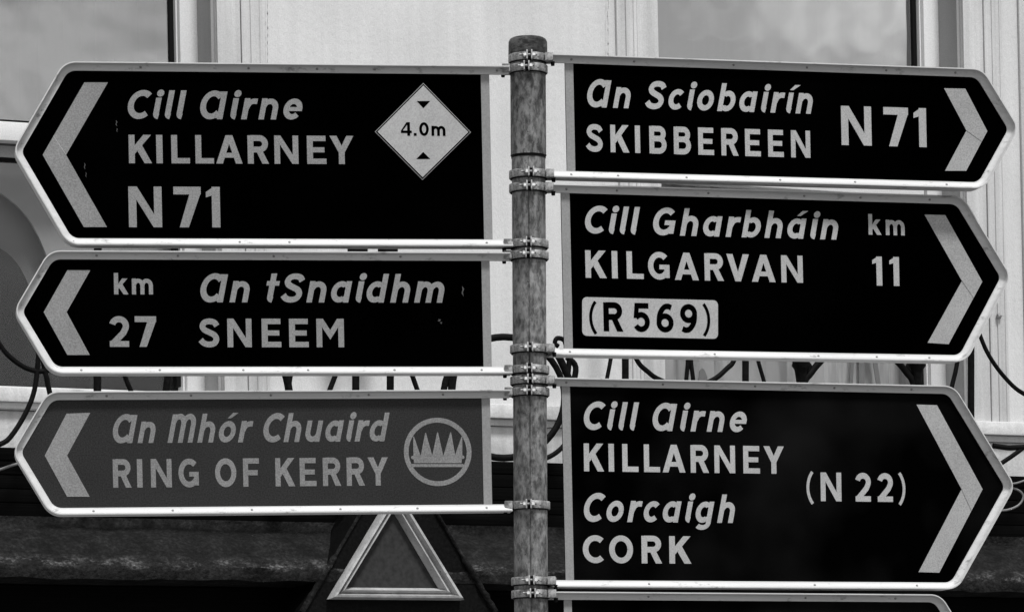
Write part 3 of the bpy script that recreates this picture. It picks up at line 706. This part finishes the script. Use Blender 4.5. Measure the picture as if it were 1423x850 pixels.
# gable
GD = .34
def gp(*P, d=GD): return [bp(x, y, d) for x, y in P]
def beam(name, a, b, wd, d0, d1, mat, par, sm=None):
    a, b = Vector(a), Vector(b); t = (b-a).normalized(); nn = Vector((-t.y, t.x))*wd/2
    return obj(name, prism(bmesh.new(), [tuple(a+nn), tuple(b+nn), tuple(b-nn), tuple(a-nn)], -d1, -d0), mat, par, sm)
gable = obj('gable', prism(bmesh.new(), gp((555, 628), (420, 842), (400, 880), (705, 880), (688, 842), d=.30), -.30, -.05), 'iron', shop)
ap, bl, br = gp((555, 630), (425, 840), (686, 842))
def mould(name, p, q_, mp_, mq_, prof, mat, par):
    """moulding strip from p to q_ (outer line) with inner line mp_ to mq_; prof list of (t across, depth)"""
    bm = bmesh.new(); rows = []
    for t, d in prof:
        a = Vector(p).lerp(Vector(mp_), t); b = Vector(q_).lerp(Vector(mq_), t)
        rows.append([bm.verts.new((a.lerp(b, k/24).x, -d, a.lerp(b, k/24).y)) for k in range(25)])
    for i in range(len(rows)-1):
        for k in range(24): bm.faces.new((rows[i][k], rows[i][k+1], rows[i+1][k+1], rows[i+1][k]))
    return obj(name, bm, mat, par, 35)
# rough raking edges of the gable
for (p, q_) in (((552, 628), (420, 850)), ((558, 628), (690, 850))):
    a, b = gp(p, q_, d=.31); bm = bmesh.new(); pts = []
    for k in range(40):
        v = Vector(a).lerp(Vector(b), k/39); j = noise.noise(Vector((k*.7, p[0], 0)))*.008*(1 if k > 24 else .25); pts.append((v.x+j, -.305+j, v.y))
    tube(bm, pts, [.006 if k < 26 else .011+.004*noise.noise(Vector((k*.9, 2, p[0]))) for k in range(40)], 6); obj('gable_flashing', bm, 'lead', shop, 60)
O = gp((551.5, 679), (460, 831), (646, 832.5)); I = gp((550, 709), (485, 815), (613, 816))
pr = [(0, .302), (.0, .335), (.12, .350), (.30, .352), (.38, .338), (.5, .330), (.62, .340), (.74, .343), (.82, .330), (1, .318), (1, .302)]
frame_ = mould('gable_moulding', O[0], O[1], I[0], I[1], pr, 'mould', gable); mould('gable_moulding', O[2], O[0], I[2], I[0], pr, 'mould', gable); mould('gable_moulding', O[1], O[2], I[1], I[2], pr, 'mould', gable)
obj('gable_panel', prism(bmesh.new(), [tuple(p) for p in gp((550, 700), (480, 820), (618, 820))], -.314, -.301), 'panel', gable)

# ------------------------------------------------------------------ wrought iron in front of the windows
ID = .22
def ironpts(P, d=ID): return [(lambda q: (q[0], -d, q[1]))(bp(x, y, d)) for x, y in P]
def iron(name, P, wpx, parent, smooth=True, k=5, d=ID, mat='iron'):
    P = spline(P, k) if len(P) > 2 and smooth else P; wr_ = wpx*.56*SCL*14.2
    return obj(name, tube(bmesh.new(), ironpts(P, d), wr_, 8, flat=.8), mat, parent, 50)
railA = tag(empty('iron_railing', BMW), 'black wrought iron window railing behind the left signs', 'railing', 'wrought iron railings on the building')
for x in (136, 495, 543): iron('bar', [(x, 338), (x-1, 640)], 9.5, railA)
iron('bar', [(395, 440), (393, 500), (402, 545), (410, 640)], 10, railA); iron('bar', [(404, 440), (405, 500), (400, 545), (396, 640)], 8, railA)
iron('bar', [(237, 420), (236, 500), (231, 545), (225, 640)], 9, railA); iron('scroll', [(160, 470), (173, 520), (184, 548), (205, 600)], 6, railA)
iron('scroll', [(480, 470), (468, 515), (456, 548), (440, 600)], 6.5, railA); iron('scroll', [(560, 470), (571, 515), (582, 548), (598, 600)], 6.5, railA)
iron('bar', [(625, 440), (626, 500), (626, 640)], 7, railA); iron('bar', [(640, 440), (634, 505), (629, 540), (622, 640)], 8, railA)
iron('scroll', [(-25, 430), (0, 479), (19, 500), (41, 513), (64, 515), (90, 505)], 6, railA)
iron('scroll', [(54, 486), (53, 500), (48, 541), (36, 573), (16, 605), (0, 617), (-40, 630)], 6, railA); iron('scroll', [(60, 500), (63, 516), (70, 549), (84, 600), (110, 640)], 6.5, railA)
iron('rail', [(130, 436), (660, 450)], 9, railA, False); iron('rail', [(66, 640), (640, 652)], 9, railA, False)
for x in (497, 539): 
    iron('collar', [(x, 334), (x, 352)], 26, railA, False)
railB = tag(empty('iron_ring_ornament', BMW), 'large black iron ring with scrolls, half hidden behind the pole', 'ironwork', 'wrought iron railings on the building')
cxr, cyr, rrx = 700, 552, 84
bm = bmesh.new(); tube(bm, ironpts(arc(cxr, cyr, rrx, rrx, 0, 352.5, 47)), 9.5*.5*SCL*14.2, 8, True, .8); obj('ring', bm, 'iron', railB, 50)
iron('scroll', [(786, 436), (790, 460), (791, 500), (788, 530)], 7, railB); iron('scroll', [(787, 482), (783, 472), (774, 470), (771, 477), (776, 481)], 6, railB)
iron('bar', [(772, 486), (788, 520), (800, 556)], 10, railB); iron('scroll', [(788, 496), (800, 510), (795, 540)], 8, railB)
iron('scroll', [(800, 590), (784, 618), (764, 634), (740, 640)], 6, railB)
railC = tag(empty('iron_railing', BMW), 'black wrought iron window railing with baluster knobs behind the right signs', 'railing', 'wrought iron railings on the building')
for x in (869, 1036, 1349.5): iron('bar', [(x, 300 if x < 1300 else 330), (x, 640)], 9.5, railC)
iron('scroll', [(856, 440), (850, 490), (843, 528), (830, 590)], 5.5, railC); iron('scroll', [(868, 450), (884, 498), (900, 516), (918, 528), (955, 540), (990, 528), (1010, 512), (1021, 498), (1034, 450)], 6.5, railC)
iron('bar', [(957, 440), (956, 498), (953.5, 530), (948, 600)], 6, railC); iron('bar', [(959, 440), (960, 498), (963.5, 530), (970, 600)], 6, railC)
iron('scroll', [(1044, 440), (1051, 490), (1062, 531), (1080, 600)], 5.5, railC)
for x, s_ in ((1113, 1), (1274, -1)):
    P = [(x, 440), (x, 484), (x, 494), (x, 499), (x, 503), (x, 508), (x, 513), (x, 520), (x, 535), (x, 560), (x, 640)]; wd = [10, 11, 17, 28, 24, 26, 19, 16, 12, 10, 10]
    obj('baluster', tube(bmesh.new(), ironpts(P), [w_*.5*SCL*14.2 for w_ in wd], 10, flat=1), 'iron', railC, 50)
    iron('scroll', [(x+s_*60, 470), (x+s_*29, 500), (x+s_*14, 518), (x+s_*4, 536), (x-s_*4, 600)], 9, railC)
for x, s_ in ((1113, 1), (1274, -1)): iron('scroll', [(x-s_*10, 500), (x-s_*2, 512), (x+s_*9, 516), (x+s_*13, 508), (x+s_*7, 503)], 5, railC)
iron('bar', [(1336, 440), (1330, 504), (1322, 540), (1310, 600)], 6.5, railC)
iron('scroll', [(1352, 430), (1361, 463), (1375, 495), (1398, 526), (1423, 547), (1470, 565), (1520, 560)], 6, railC)
iron('scroll', [(1350, 668), (1372, 655), (1392, 643), (1423, 621), (1450, 595)], 6, railC)
iron('rail', [(800, 432), (1340, 446)], 9, railC, False); iron('rail', [(800, 642), (1352, 668)], 9, railC, False)
iron('bracket', [(1380, 619), (1402, 622), (1440, 620)], 7, railC, False)
cb = tag(empty('cable', BMW), 'thin grey cable sagging across the dark fascia, far left beside the lowest sign', 'cable')
iron('strand', [(-30, 660), (0, 652), (25, 644), (60, 640), (110, 648)], 3.2, cb, d=.16, mat='cable')
cb = tag(empty('cable', BMW), 'loose loop of thin grey cable beyond the tip of the large right sign', 'cable')
iron('strand', [(1380, 709), (1400, 708), (1416, 701), (1422, 689), (1414, 680), (1396, 676)], 3.0, cb, d=.2, mat='cable'); iron('strand', [(1396, 672), (1412, 671), (1430, 665)], 2.6, cb, d=.21, mat='cable')
# wasp-nest like blob of dirt on the wall
bm = bmesh.new(); bmesh.ops.create_icosphere(bm, subdivisions=2, radius=.011)
for v in bm.verts: v.co *= 1+.35*noise.noise(v.co*180)
o = obj('wall_plug', bm, 'clamp', bld); a_, z_ = bp(1384, 440); o.location = (a_, -.022, z_)

# paint cracks running down the mouldings
for x, y0, y1, sd in ((372, -60, 90, 1), (845, -60, 80, 3)):
    n = 60; pts = []
    for k in range(n):
        a_, z_ = bp(x + 1.6*noise.noise(Vector((k*.16, sd, 0)))+.5*noise.noise(Vector((k*.7, sd, 3))), y0+(y1-y0)*k/(n-1), .017); pts.append((a_, -.0165, z_))
    obj('paint_crack', tube(bmesh.new(), pts, [max(.0002, .0006+.0030*noise.noise(Vector((k*.5, sd, 8)))) for k in range(n)], 5), 'crack', bld)
# ------------------------------------------------------------------ ground
def ground(name, x0, x1, y0, y1, z0, z1, mat):
    o = obj(name, B(x0, x1, y0, y1, z0, z1), mat); o['kind'] = 'structure'; return o
ground('ground', -400, 400, -400, 400, -.5, -.124, 'asphalt')
gp_ = obj('pavement', B(-9, 11, -5.9, -.05, -.12, -.004, bev=.015), 'paving'); gp_.matrix_world = BMW; gp_['kind'] = 'structure'
